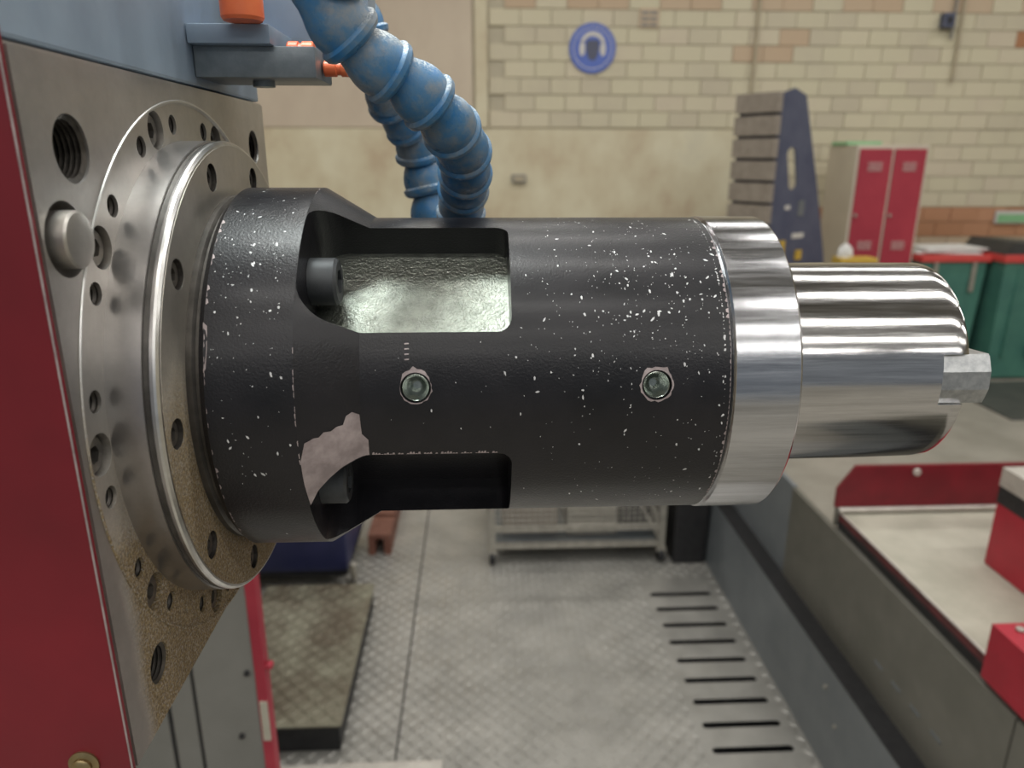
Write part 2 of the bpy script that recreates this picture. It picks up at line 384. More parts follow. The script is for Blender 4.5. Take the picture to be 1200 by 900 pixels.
# ================================================================== ADAPTER (the subject)
adp = empty('spindle_adapter', (0, AY, AZ-.0955), 'large black painted tool adapter with bright steel shaft, bolted on the grey flange, paint chipped', 'tool holder')
bm = bmesh.new()
prof = [(-.1195, .088), (-.1193, .0930), (-.1165, .0955)]
xx = -.1165
while xx < -.0832: xx += .004; prof.append((xx, .0955))
prof.append((-.079, .0955))
for k in range(1, 6): prof.append((-.079+.0256*k/6, .0955-.0155*k/6))
prof.append((-.0534, .080))
xx = -.0534
while xx < .110: xx += .005; prof.append((xx, .080))
prof += [(.1158, .080), (.1166, .0792)]
lathe(bm, (0, AY, AZ), (1, 0, 0), prof, 160)
body = obj('body', bm, [M['black'], M['pocket']], adp, sm=False)
cb = bmesh.new()
def rrect(x0, x1, w, rl, rr):
    p = []
    for cx, cw, r, a0 in ((x1-rr, w-rr, rr, 0), (x0+rl, w-rl, rl, 90), (x0+rl, -w+rl, rl, 180), (x1-rr, -w+rr, rr, 270)):
        for k in range(7): a = radians(a0+15*k); p.append((cx+r*cos(a), cw+r*sin(a)))
    return p
for phi in (50, -40, 140, 230):
    a = radians(phi); rd = Vector((0, -cos(a), sin(a))); tg = Vector((0, sin(a), cos(a)))
    prism(cb, [Vector((x, AY, AZ))+tg*w_+rd*.0545 for x, w_ in rrect(-.0788, .0153, .0325, .0125, .0065)], rd*.06)
for xp in (-.0285, .0815):    # threaded bores of the two plugs
    cyl(cb, ax(xp, .070, 8), ax(xp, .09, 8), .0068, 28)
bmesh.ops.recalc_face_normals(cb, faces=cb.faces)
boolean(body, obj('cut', cb, M['black'], sm=False))
for p in body.data.polygons:
    p.material_index = 0
    c = p.center+Vector((0, AY, AZ-.0955)); n = p.normal
    d = Vector((0, c.y-AY, c.z-AZ)); rd = Vector((0, -cos(radians(50)), sin(radians(50))))
    if n.dot(rd) > .98 and abs(d.dot(rd)-.0545) < .001 and d.length < .075: p.material_index = 1
smooth(body.data, 28)
# end ring and shaft
bm = bmesh.new()
lathe(bm, (0, AY, AZ), (1, 0, 0), [(.1160, .0785), (.1172, .0792), (.1178, .0802), (.1182, .0806), (.122, .0806), (.130, .0806), (.140, .0806), (.1483, .0806), (.1492, .0800), (.1497, .0790)], 160)
o = obj('end_ring', bm, M['endring'], adp)
o['label'] = 'bright turned steel ring'
bm = bmesh.new()
lathe(bm, (0, AY, AZ), (1, 0, 0), [(.1495, .0575), (.1502, .0556)]+[(.155+.006*k, .0556-.00003*k) for k in range(15)]+[(.2440, .0551), (.2456, .0545), (.2463, .0533)], 160)
shaft = obj('shaft', bm, M['shaft'], adp, sm=False); shaft['label'] = 'mirror-bright ground steel shaft'
cb = bmesh.new(); KX, KA = .2322, 4.2
def keyframe(x, deg, h, off):  # position from the key's radial frame
    a = radians(deg); rd = Vector((0, -cos(a), sin(a))); tg = Vector((0, sin(a), cos(a)))
    return Vector((x, AY, AZ))+rd*h+tg*off
def kbox(b, x0, x1, h0, h1, w0, w1, bev=0):
    vs = [b.verts.new(keyframe((x0, x1)[i & 1], KA, (h0, h1)[(i >> 1) & 1], (w0, w1)[(i >> 2) & 1])) for i in range(8)]
    fs = [b.faces.new([vs[k] for k in f]) for f in ((0, 1, 3, 2), (4, 6, 7, 5), (0, 4, 5, 1), (2, 3, 7, 6), (0, 2, 6, 4), (1, 5, 7, 3))]
    if bev: bmesh.ops.bevel(b, geom=list({e for f in fs for e in f.edges}), offset=bev, segments=2, affect='EDGES')
for s in (0, 180):
    KA = 4.2+s; kbox(cb, KX, .26, .030, .07, -.0130, .0130)
bmesh.ops.recalc_face_normals(cb, faces=cb.faces)
boolean(shaft, obj('cut', cb, M['shaft'], sm=False)); smooth(shaft.data, 30)
for s in (0, 180):
    KA = 4.2+s
    bm = bmesh.new()
    # block with a chamfered outer face: three facets seen from the front
    pts = [(.030, -.0127), (.0505, -.0127), (.0537, -.0052), (.0537, .0040), (.0505, .0127), (.030, .0127)]
    prism(bm, [keyframe(KX+.0004, KA, h, w_) for h, w_ in pts], (.0262, 0, 0))
    bmesh.ops.bevel(bm, geom=[e for e in bm.edges if abs(e.verts[0].co.x-e.verts[1].co.x) < 1e-6 and e.verts[0].co.x > .25], offset=.0012, segments=2, affect='EDGES')
    k = obj('drive_key', bm, M['key'], adp, sm=False)
# cap screws in the pockets
for phi in (50, -40, 140, 230):
    c = ax(-.0655, .0705, phi)
    bm = bmesh.new(); recess_screw(bm, c, .0112, .0132, .0062, 36)
    obj('cap_screw', bm, M['capscrew'], adp)
# the two set screws
for xp in (-.0285, .0815):
    a = radians(8); rd = Vector((0, -cos(a), sin(a)))
    bm = bmesh.new(); lathe(bm, ax(xp, .0705, 8), rd, [(0, .0066), (.0085, .0066), (.0089, .0060), (.0080, .0052), (.0055, .0040), (.0040, .0026), (.0028, .0024), (.0010, .0018)], 32)
    obj('set_screw', bm, M['plug'], adp)
# worn paint: thin flakes-of-bare-metal that follow the surface
def brad(x):
    P = [(-.119, .0955), (-.079, .0955), (-.0534, .08), (.2, .08)]
    for (x0, r0), (x1, r1) in zip(P, P[1:]):
        if x <= x1: return r0+(r1-r0)*max(0, (x-x0))/(x1-x0)
    return .08
def decal(bm, pts, lift=.00012):
    """pts: (x, angle) outline, triangulated and draped over the turned body"""
    t = bmesh.new(); f = t.faces.new([t.verts.new((x*100, a*.15, 0)) for x, a in pts])
    bmesh.ops.triangulate(t, faces=[f])
    if len(pts) > 8: bmesh.ops.subdivide_edges(t, edges=t.edges, cuts=3, use_grid_fill=True)
    mp = {}
    for v in t.verts: mp[v] = bm.verts.new(ax(v.co.x/100, brad(v.co.x/100)+lift, v.co.y/.15))
    for f in t.faces:
        try: bm.faces.new([mp[v] for v in f.verts])
        except ValueError: pass
    t.free()
bm = bmesh.new()
decal(bm, [(-.0788, -10.8), (-.0765, -5.6), (-.0745, -5.2), (-.073, -4.8), (-.0708, -4.9), (-.0688, -3.7), (-.066, -3.9), (-.0635, -2.9), (-.061, -2.8), (-.0595, -.1), (-.0571, .8), (-.0541, -.5), (-.0537, -7.5), (-.051, -9.8), (-.0512, -15.8), (-.0572, -16.2), (-.063, -17.3), (-.0688, -19.6), (-.0740, -22.5), (-.0782, -27), (-.0788, -18)], .00025)
o = obj('worn_patch', bm, M['bare'], adp); o['label'] = 'pinkish grey bare patch on the taper'
bm = bmesh.new()
for xp in (-.0285, .0815):
    n = 30; ro = []
    for k in range(n):
        a = 2*pi*k/n; base = .0069 if xp < 0 else .0073
        rr_ = base+random.uniform(0, .0009)+(.0022*max(0, sin(a))**3)*(1 if random.random() > .3 else .4)
        ro.append((a, rr_))
    vi = []; vo = []
    for a, rr_ in ro:
        vi.append(bm.verts.new(ax(xp+.0070*cos(a), .08012, 8+math.degrees(.0070*sin(a)/.08))))
        vo.append(bm.verts.new(ax(xp+rr_*cos(a), .08012, 8+math.degrees(rr_*sin(a)/.08))))
    for k in range(n): bm.faces.new((vi[k], vi[(k+1) % n], vo[(k+1) % n], vo[k]))
# chipped edges of the lower pocket, along the joint and the flange edge
def ragged(x0, x1, ang, w_, n, side=1):
    for i in range(n):
        xa = x0+(x1-x0)*i/n; xb = x0+(x1-x0)*(i+1)/n; h = w_*random.uniform(.15, 1)
        if random.random() < .2: continue
        decal(bm, [(xa, ang), (xb, ang), (xb-(xb-xa)*.2, ang+side*h), (xa+(xb-xa)*.25, ang+side*h*.8)])
ragged(-.050, .0085, -15.8, 1.1, 44)
for i in range(60):
    a = -50+i*1.9; h = random.choice((.0003, .0004, .0006, .0012, .0016)) if random.random() > .3 else .0003
    decal(bm, [(.1157, a), (.1157, a+1.8), (.1157-h*random.uniform(.4, 1), a+1.4), (.1157-h, a+.5)])
    if random.random() > .55: decal(bm, [(-.1162, a), (-.1162, a+1.8), (-.1162+h*.6, a+1.4), (-.1162+h, a+.5)])
ragged(-.1155, -.1154, 0, 0, 1)
for i in range(70):
    a = -48+i*1.9; h = random.uniform(.0001, .0006)
    if random.random() > .35: decal(bm, [(-.0789, a), (-.0789, a+1.9), (-.0789-h, a+1.5), (-.0789-h*.7, a+.4)]) if not (22 < a < 76 or -66 < a < -16) else None
decal(bm, [(-.1165, 14), (-.1168, 27), (-.1150, 26), (-.1148, 20), (-.1154, 15)])
for k in range(4): decal(bm, [(-.0332, 17+k*1.7), (-.0312, 17.1+k*1.7), (-.0313, 17.5+k*1.7), (-.0333, 17.4+k*1.7)])
tag(obj('chipped_edges', bm, M['bare'], adp), kind='stuff')
bm = bmesh.new()
def inpocket(x, a):
    for ph in (50, -40):
        if -.085 < x < .018 and abs(a-ph) < 26: return True
    return False
cnt = 0
while cnt < 800:
    if random.random() < .66: x = min(.113, max(-.05, random.gauss(.080, .032)))
    elif random.random() < .6: x = random.uniform(-.114, -.082)
    else: x = random.uniform(-.055, .113)
    a = random.gauss(42, 20) if random.random() < .62 else random.uniform(-48, 84)
    if inpocket(x, a) or (-.0795 < x < -.0530) or x > .1145: continue
    if any(math.hypot(x-xp, radians(a-8)*.08) < .010 for xp in (-.0285, .0815)): continue
    s = random.choice((.00014, .00018, .00022, .00022, .0003, .00045, .0007)); th = random.uniform(0, pi) if random.random() < .6 else pi/2+random.gauss(0, .3)
    el = random.uniform(1, 2.6); pts = []
    for k in range(5):
        q = 2*pi*k/5; rr_ = s*random.uniform(.6, 1.2)
        u, v_ = cos(q)*rr_*el*.8, sin(q)*rr_*.8
        pts.append((x+u*cos(th)-v_*sin(th), a+math.degrees((u*sin(th)+v_*cos(th))/brad(x))))
    decal(bm, pts, .00015); cnt += 1
tag(obj('paint_chips', bm, M['chip'], adp, sm=False), kind='stuff')['label'] = 'pale specks where the black paint is chipped'

# ================================================================== MACHINE HEAD
head = empty('milling_head', (-.4, .42, .0), 'red and grey machine head with square steel flange plate on the left side', 'machine')
PXL = -.1455
# square face plate with chamfered near edge
bm = bxm(-.21, PXL, .2554, .5430, EYE-.2465, EYE+.0350)
bmesh.ops.bevel(bm, geom=[e for e in bm.edges if all(v.co.x > -.16 for v in e.verts)], offset=.0012, segments=2, affect='EDGES')
plate = obj('face_plate', bm, M['plate'], head, sm=False)
cb = bmesh.new()
hl = [(.2852, .0028, .0122), (.5135, .0065, .0105), (.2878, -.2182, .0092), (.513, -.222, .0105)]
bmesh.ops.recalc_face_normals(cb, faces=cb.faces)
for y, z, r in hl: cyl(cb, (PXL-.022, y, EYE+z), (PXL+.02, y, EYE+z), r, 36)
cyl(cb, (PXL-.012, .2716, EYE-.0279), (PXL+.02, .2716, EYE-.0279), .0135, 36)
boolean(plate, obj('cut', cb, M['hole'], sm=False))
cb = bmesh.new(); cyl(cb, (PXL-.019, AY, AZ), (PXL+.02, AY, AZ), .1368, 160)
boolean(plate, obj('cut', cb, M['hole'], sm=False)); smooth(plate.data)
for y, z, r in hl:                                       # threads inside the corner holes
    bm = bmesh.new(); pr = []
    for k in range(10): pr += [(-.021+.002*k, r*.995), (-.020+.002*k, r*.84)]
    pr.append((-.001, r*.995)); lathe(bm, (PXL, y, EYE+z), (1, 0, 0), pr, 28, (True, False)); obj('threaded_hole', bm, M['hole'], plate)
bm = bmesh.new(); lathe(bm, (PXL-.012, .2716, EYE-.0279), (1, 0, 0), [(0, .0102), (.0162, .0102), (.0170, .0094), (.0173, .007)], 36)
obj('protruding_plug', bm, M['ring'], plate)
# bearing ring with its screws
R1 = PXL-.0006
bm = bmesh.new()
lathe(bm, (0, AY, AZ), (1, 0, 0), [(PXL-.018, .1364), (R1-.0008, .1364), (R1, .1356), (R1, .117), (PXL-.018, .117)], 160, (True, True))
ring = obj('bearing_ring', bm, M['ring'], head, sm=False)
cb = bmesh.new()
SOCK = [0.2+36.9*k for k in range(-4, 5)]+[180.]
HOL = []
for a in SOCK: HOL += [a-8.6, a+9.4]
for a in SOCK: cyl(cb, ax(PXL-.013, .1270, a), ax(PXL+.02, .1270, a), .0085, 32)
for a in HOL: cyl(cb, ax(PXL-.011, .1262, a), ax(PXL+.02, .1262, a), .0046, 22)
boolean(ring, obj('cut', cb, M['hole'], sm=False)); smooth(ring.data)
bm = bmesh.new(); lathe(bm, (0, AY, AZ), (1, 0, 0), [(PXL+.0001, .1373), (PXL+.0006, .1370), (PXL+.0006, .1362), (R1-.0001, .1352)], 160, (False, False)); obj('ring_edge', bm, M['edgering'], ring, deg=12)
for a in SOCK:
    bm = bmesh.new(); recess_screw(bm, ax(PXL-.0030, .1270, a), .0076, .008, .0038); obj('socket_screw', bm, M['screw'], ring)
for a in HOL:
    bm = bmesh.new(); pr = []
    for k in range(6): pr += [(-.011+.002*k, .00455), (-.010+.002*k, .0037)]
    lathe(bm, ax(R1-.001, .1262, a), (1, 0, 0), pr, 16, (True, False)); obj('threaded_hole', bm, M['hole'], ring)
# spindle nose disc
N1 = -.1258
bm = bmesh.new()
lathe(bm, (0, AY, AZ), (1, 0, 0), [(PXL-.01, .1185), (-.1440, .1183), (-.1318, .1183), (-.1314, .1170), (-.1298, .1168), (-.1292, .1181), (-.1276, .1181), (N1-.0006, .1174), (N1, .1166), (N1, .06)], 192)
nose = obj('spindle_nose', bm, [M['nose'], M['hole']], head, sm=False)
cb = bmesh.new()
for a in SOCK: cyl(cb, ax(N1-.009, .1052, a), ax(N1+.02, .1052, a), .0066, 30)
boolean(nose, obj('cut', cb, M['hole'], sm=False)); smooth(nose.data, 12)
bm = bmesh.new(); lathe(bm, (0, AY, AZ), (1, 0, 0), [(-.1276, .1183), (-.1266, .1180), (N1+.0002, .1170), (N1+.0003, .1158)], 192, (False, False)); obj('nose_edge', bm, M['edge'], nose, deg=12)
bm = bmesh.new(); lathe(bm, (0, AY, AZ), (1, 0, 0), [(-.1320, .1184), (-.1315, .1174), (-.1297, .1172), (-.1290, .1183)], 192, (False, False)); obj('nose_groove', bm, M['groove'], nose, deg=12)
bm = bmesh.new(); r0, r1 = .0985, .1159
fv = []
for r_ in (r0-.008, r0, r1):
    fv.append([bm.verts.new(ax(N1+.0003, r_, 360*k/160)) for k in range(160)])
for A, Bq in zip(fv, fv[1:]):
    for k in range(160): bm.faces.new((A[k], A[(k+1) % 160], Bq[(k+1) % 160], Bq[k]))
fa = obj('nose_face', bm, M['face'], nose, sm=False)
cb = bmesh.new()
bm2 = bmesh.new(); bm2.from_mesh(fa.data); bmesh.ops.solidify(bm2, geom=bm2.faces[:], thickness=.0002); bm2.to_mesh(fa.data); bm2.free()
for a in SOCK: cyl(cb, ax(N1-.009, .1052, a), ax(N1+.02, .1052, a), .0066, 30)
boolean(fa, obj('cut', cb, M['hole'], sm=False))
for a in SOCK:
    bm = bmesh.new(); recess_screw(bm, ax(N1-.0015, .1052, a), .0062, .007, .0030); obj('socket_screw', bm, M['screw'], nose)
bm = bmesh.new(); lathe(bm, (0, AY, AZ), (1, 0, 0), [(N1-.004, .0918), (N1+.003, .0918), (-.1215, .0905), (-.1197, .0905)], 128); obj('adapter_gasket', bm, M['groove'], nose)
# red cover panel facing the camera, its bolt, body behind
bm = bxm(-.62, -.1458, .2532, .2552, .62, 2.25)
rc = obj('red_cover', bm, M['red'], head, sm=False)
obj('cover_edge', bxm(-.1463, -.1457, .2528, .2533, .62, 2.25), M['bare'], rc, sm=False)
bm = bmesh.new(); lathe(bm, (-.1650, .2532, EYE-.2400), (0, -1, 0), [(0, .0062), (.0008, .0062), (.0016, .0040), (.0028, .0040), (.0036, .0030), (.0039, .0012)], 28); obj('dome_bolt', bm, M['brass'], rc)
obj('head_body', bxm(-.62, -.212, .261, .60, EYE-.247, EYE+.33, bev=.004), M['groove'], head, sm=False)
bm = bxm(-.62, -.1475, .256, .543, EYE+.0362, EYE+.115, bev=.0015)
hs = obj('upper_housing', bm, M['housing'], head, sm=False)
# coolant manifold and orange fittings
bm = bmesh.new(); box(bm, -.147, -.0840, .425, .47, EYE+.0405, EYE+.0560, bev=.001); cyl(bm, (-.117, .445, EYE+.0375), (-.117, .445, EYE+.046), .006, 20)
mf = obj('coolant_manifold', bm, M['manifold'], head)
bm = bmesh.new(); box(bm, -.147, -.105, .418, .475, EYE+.0560, EYE+.0655, bev=.001); box(bm, -.128, -.060, .468, .50, EYE+.054, EYE+.11, bev=.003)
obj('valve_block', bm, M['housing'], mf)
for c, d, r, l in (((-.116, .412, EYE+.0655), (0, 0, 1), .0105, .04), ((-.1005, .437, EYE+.0545), (1, 0, 0), .0055, .014), ((-.083, .443, EYE+.0470), (1, 0, 0), .0042, .0165)):
    bm = bmesh.new(); lathe(bm, c, d, [(0, r*.9), (r*.15, r), (l*.4, r), (l*.42, r*.82), (l*.55, r*.82), (l*.57, r), (l*.95, r), (l, r*.9)], 24); obj('orange_fitting', bm, M['orange'], mf)

wl = empty('work_lamp', (-.125, .43, EYE+.505), 'flat white machine work lamp held above the flange joint', 'lamp')
obj('lamp_housing', bxm(-.215, -.035, .355, .505, EYE+.505, EYE+.53, bev=.004), M['housing'], wl, sm=False)
obj('lamp_arm', bxm(-.40, -.214, .42, .44, EYE+.508, EYE+.528), M['housing'], wl, sm=False)
# ------------------------------------------------------------------ segmented coolant hoses
seg_me = None
def seg_mesh():
    bm = bmesh.new()
    lathe(bm, (0, 0, 0), (0, 0, 1), [(-.08, .60), (-.08, .80), (-.04, .97), (.03, 1.08), (.13, 1.10), (.17, 1.05), (.19, .98), (.34, 1.0), (.50, .96), (.66, .86), (.80, .74), (.92, .66), (1.3, .55)], 36)
    for v in bm.verts: v.co.z *= .0260; v.co.x *= .0146; v.co.y *= .0146
    return bm
def hose(pts, label, sc=1.0):
    # resample a smooth path
    P = [Vector(p)+Vector((0, 0, EYE)) for p in pts]; path = []
    for i in range(len(P)-1):
        p0 = P[max(i-1, 0)]; p1 = P[i]; p2 = P[i+1]; p3 = P[min(i+2, len(P)-1)]
        for k in range(20):
            t_ = k/20; path.append(.5*((2*p1)+(p2-p0)*t_+(2*p0-5*p1+4*p2-p3)*t_*t_+(3*p1-p0-3*p2+p3)*t_**3))
    path.append(P[-1])
    root = empty('coolant_hose', path[-1], label, 'hose', 'blue coolant hoses')
    global seg_me
    d = 0; nxt = 0; pitch = .0238*sc
    for i in range(len(path)-1):
        l = (path[i+1]-path[i]).length
        while nxt <= d+l:
            q = path[i].lerp(path[i+1], (nxt-d)/max(l, 1e-6)); j = min(i+8, len(path)-1); dr = (path[j]-path[max(i-8, 0)]).normalized()
            if seg_me is None:
                o = obj('segment', seg_mesh(), M['hose'], None); seg_me = o.data
            else:
                o = bpy.data.objects.new('segment', seg_me); COL.objects.link(o)
            o.parent = root; o.location = q-root.location; o.rotation_euler = (-dr).to_track_quat('Z', 'X').to_euler(); o.scale = (sc,)*3
            nxt += pitch
        d += l
    return root
hose([(-.0690, .36, .0930), (-.0610, .36, .0760), (-.0618, .365, .0603), (-.0464, .375, .0432), (-.0295, .385, .0315), (-.0167, .395, .0197), (-.0070, .425, .0033), (-.0068, .452, -.0115), (-.0093, .478, -.0250), (-.0110, .492, -.045), (-.012, .498, -.075)], 'front thick blue segmented coolant hose arching down behind the black adapter', 1.0)
hose([(-.078, .53, .10), (-.072, .53, .075), (-.063, .54, .050), (-.0570, .56, .0330), (-.0460, .58, .0150), (-.0430, .59, -.006), (-.0374, .59, -.0300), (-.0350, .59, -.055), (-.034, .585, -.085)], 'thinner-looking blue segmented coolant hose hanging behind the front one', 1.08)

# ================================================================== MACHINE COLUMN lower left
colm = empty('machine_column', (-1.0, 1.6, 0), 'grey machine column with black seams and red corner strip, lower left behind the flange', 'machine')
obj('column_body', bxm(-2.6, -.85, 1.226, 2.2, 0.0, 2.6, bev=.003), M['column'], colm, sm=False)
obj('panel', bxm(-1.6, -.6085, 1.2, 1.224, 0.0, 2.6, bev=.003), M['column'], colm, sm=False)
obj('panel', bxm(-.600, -.555, 1.2, 1.224, 0.0, 2.6, bev=.003), M['column'], colm, sm=False)
obj('panel', bxm(-.5475, -.432, 1.197, 1.224, 0.0, 2.6, bev=.003), M['column'], colm, sm=False)
obj('seam_strip', bxm(-.6085, -.600, 1.206, 1.222, 0, 2.59), M['seam'], colm, sm=False)
obj('seam_strip', bxm(-.555, -.5475, 1.206, 1.222, 0, 2.59), M['seam'], colm, sm=False)
obj('corner_strip', bxm(-.432, -.412, 1.195, 1.224, 0.0, 2.6, bev=.002), M['redlight'], colm, sm=False)
bm = bmesh.new(); lathe(bm, (-.405, 1.21, EYE-.925), (0, -1, 0), [(0, .007), (.012, .007), (.014, .005)], 20); cyl(bm, (-.42, 1.2, EYE-.925), (-.405, 1.2, EYE-.925), .004); obj('knob', bm, M['redlight'], colm)
for x, z in ((-.446, -.935), (-.47, -1.08)):
    bm = bmesh.new(); cyl(bm, (x, 1.198, EYE+z), (x, 1.191, EYE+z), .0055, 16, .001); obj('button_screw', bm, M['seam'], colm)
obj('label_plate', bxm(-.428, -.414, 1.192, 1.196, EYE-1.09, EYE-1.00), M['tray'], colm, sm=False)

# ================================================================== left floor objects
cab = empty('tool_cabinet', (-.71, 2.9, 0), 'navy blue steel cabinet on castors behind the step, under the flange', 'cabinet')
obj('cabinet_body', bxm(-1.1, -.535, 2.66, 3.15, .09, .56, bev=.03), M['navy'], cab)
obj('base_rim', bxm(-1.08, -.545, 2.68, 3.13, .06, .12, bev=.01), M['seam'], cab, sm=False)
for x, y in ((-.52, 2.62), (-1.04, 2.72), (-.60, 3.05), (-1.04, 3.05)):
    bm = bmesh.new(); cyl(bm, (x-.012, y, .04), (x+.012, y, .04), .036, 24, .004); c = obj('castor', bm, M['seam'], cab)
    bm = bmesh.new(); box(bm, x-.019, x-.014, y-.014, y+.014, .03, .10); box(bm, x+.014, x+.019, y-.014, y+.014, .03, .10); cyl(bm, (x-.022, y, .04), (x+.022, y, .04), .010, 14); obj('fork', bm, M['galv'], c, sm=False)
bm = bmesh.new(); cyl(bm, (-.505, 2.6, .06), (-.505, 2.6, .17), .014, 20, .003); obj('corner_post', bm, M['galv'], cab)
rp = empty('wooden_pallet', (-.42, 3.3, 0), 'reddish brown timber pallet on the floor behind the navy cabinet', 'pallet')
for k in range(4): obj('plank', bxm(-.50, -.40, 2.95+k*.2, 3.12+k*.2, .08, .10), simple('red_brown_timber', (.16, .06, .04), (.22, .10, .07), .7, 0, 20) if k == 0 else bpy.data.materials['red_brown_timber'], rp, sm=False)
for x in (-.50, -.43): obj('runner', bxm(x, x+.03, 2.95, 3.72, 0.0, .08), bpy.data.materials['red_brown_timber'], rp, sm=False)
st = empty('tread_step', (-.6, 2.2, 0), 'low step of brown worn tread plate beside the red edged column', 'step')
obj('step_frame', bxm(-.83, -.425, 1.81, 2.55, .001, .094, bev=.003), M['seam'], st, sm=False)
obj('step_plate', bxm(-.835, -.418, 1.80, 2.56, .094, .10, bev=.001), M['tread2'], st, sm=False)
tag(obj('raised_treads', treads(-.83, -.42, 1.81, 2.55, .1, .031), M['tread2'], st, sm=False), kind='stuff')
# steel bar across the bottom edge
br = tag(obj('steel_bar', bxm(-.62, -.12, 1.700, 1.745, .001, .016, bev=.003), M['steeltop'], None, loc=(-.37, 1.72, 0), sm=False), 'pale flat steel bar lying on the tread plate at the bottom edge', 'bar')
ld = empty('wire_trolley', (.43, 3.05, 0), 'galvanised wire mesh trolley standing on the tread floor behind the adapter', 'trolley')
for x in (.05, .79):
    for y in (2.85, 3.35):
        bm = bmesh.new(); box(bm, x-.014, x+.014, y-.014, y+.014, .07, .62); obj('post', bm, M['galv'], ld, sm=False)
        bm = bmesh.new(); cyl(bm, (x-.012, y, .035), (x+.012, y, .035), .034, 22, .004); c = obj('castor', bm, M['seam'], ld)
        bm = bmesh.new(); box(bm, x-.02, x+.02, y-.02, y+.02, .055, .075); obj('fork', bm, M['galv'], c, sm=False)
for z in (.09, .17, .62):
    for y in (2.85, 3.35): obj('rail', bxm(.064, .776, y-.01, y+.01, z-.012, z+.012), M['galv'], ld, sm=False)
    for x in (.05, .79): obj('rail', bxm(x-.01, x+.01, 2.864, 3.336, z-.012, z+.012), M['galv'], ld, sm=False)
obj('deck', bxm(.06, .78, 2.86, 3.34, .098, .106), M['curb'], ld, sm=False)
for s, (x0, x1) in enumerate(((.70, .785), (.60, .78))):
    bm = bmesh.new(); cyl(bm, (x0, 2.848, .45), (x1, 2.848, .11), .006, 10); obj('brace', bm, M['galv'], ld)
bm = bmesh.new()
x = .09
while x < .77: cyl(bm, (x, 2.845, .17), (x, 2.845, .62), .0018, 6); x += .024
for k in range(18): cyl(bm, (.06, 2.843, .19+k*.024), (.78, 2.843, .19+k*.024), .0018, 6)
tag(obj('wire_mesh', bm, M['galv'], ld, sm=False), kind='stuff')
tag(obj('cardboard_box', bxm(.10, .34, 2.92, 3.2, .107, .36, bev=.004), M['castslab'], None, loc=(.22, 3.06, .107), sm=False), 'brown grey box inside the wire trolley at its left', 'box')
tag(obj('metal_crate', bxm(.38, .60, 2.90, 3.2, .107, .30, bev=.004), M['galv'], None, loc=(.49, 3.05, .107), sm=False), 'pale metal crate inside the wire trolley at its middle', 'crate')
tag(obj('dark_crate', bxm(.63, .76, 2.95, 3.25, .107, .40, bev=.004), M['seam'], None, loc=(.7, 3.1, .107), sm=False), 'dark crate inside the wire trolley at its right end', 'crate')
tag(obj('black_block', bxm(.84, .985, 2.82, 3.35, .001, .5, bev=.01), M['seam'], None, loc=(.91, 3.1, 0), sm=False), 'plain black block between wire trolley and grey curb', 'box')  # plain black block between trolley and kick panel

# ================================================================== bed guard on the right
bed = empty('bed_guard', (1.04, 2.0, 0), 'long grey guard wall of the machine bed running along the right of the tread floor', 'machine guard')
bm = bmesh.new(); prism(bm, [(.990, -.5, .0012), (1.0, -.5, .30), (1.03, -.5, .30), (1.03, -.5, .0012)], (0, 4.5, 0)); obj('kick_panel', bm, M['curb'], bed, sm=False)
obj('rubber_strip', bxm(1.0305, 1.064, -.5, 4.0, .27, .306), M['seam'], bed, sm=False)
bm = bmesh.new(); prism(bm, [(1.0, -.5, .3002), (1.0, -.5, .306), (1.0305, -.5, .306), (1.0305, -.5, .3002)], (0, 4.5, 0)); obj('rubber_lip', bm, M['seam'], bed, sm=False)
TZ = EYE-1.066
obj('cover_panel', bxm(1.064, 1.079, 2.24, 4.0, .25, TZ+.004, bev=.0015), M['curb'], bed, sm=False)
obj('cover_panel', bxm(1.061, 1.079, 1.16, 2.238, .25, TZ, bev=.0015), M['olive'], bed, sm=False)
obj('cover_panel', bxm(1.064, 1.079, -.5, 1.158, .25, TZ-.003, bev=.0015), M['olive'], bed, sm=False)
for k in range(4): obj('slot_mark', bxm(1.0595, 1.0612, 1.34+k*.085, 1.38+k*.085, .40, .408), M['curb'], bed, sm=False)
for y, z in ((1.74, .235), (1.66, .165)):
    bm = bmesh.new(); cyl(bm, (.999, y, z), (.99, y, z), .006, 14, .001); obj('rivet', bm, M['galv'], bed)
tr = empty('chip_tray', (1.4, 1.6, EYE-1.06), 'cream dusty tray with dark red rim beside the guard wall', 'tray')
obj('tray_floor', bxm(1.088, 2.2, 1.275, 1.955, EYE-1.045, EYE-1.02, bev=.001), M['tray'], tr, sm=False)
bm = bmesh.new(); box(bm, 1.081, 1.087, 1.275, 1.955, EYE-1.042, EYE-1.020); obj('side_rim', bm, M['rimred'], tr, sm=False)
obj('side_channel', bxm(1.0795, 1.0865, 1.275, 1.955, EYE-1.075, EYE-1.043), M['seam'], tr, sm=False)
bm = bmesh.new(); box(bm, 1.0805, 1.0865, 1.275, 1.955, EYE-1.0199, EYE-1.0165); obj('rim_edge', bm, M['steeltop'], tr, sm=False)
bm = bmesh.new(); prism(bm, [(1.066, 1.957, EYE-1.0), (1.066, 1.957, EYE-.940), (1.114, 1.957, EYE-.868), (1.9, 1.957, EYE-.868), (1.9, 1.957, EYE-1.0)], (0, .012, 0))
ep = obj('end_plate', bm, M['red'], tr, sm=False); ep['label'] = 'dark red upright end plate with clipped corner'
bm = bmesh.new(); cyl(bm, (1.297, 1.958, EYE-.888), (1.297, 1.948, EYE-.888), .0115, 20, .002); obj('round_button', bm, M['steeltop'], ep)
bm = bmesh.new(); cyl(bm, (1.075, 1.951, EYE-1.007), (1.9, 1.951, EYE-1.007), .0085, 14); obj('edge_bead', bm, M['steeltop'], ep)
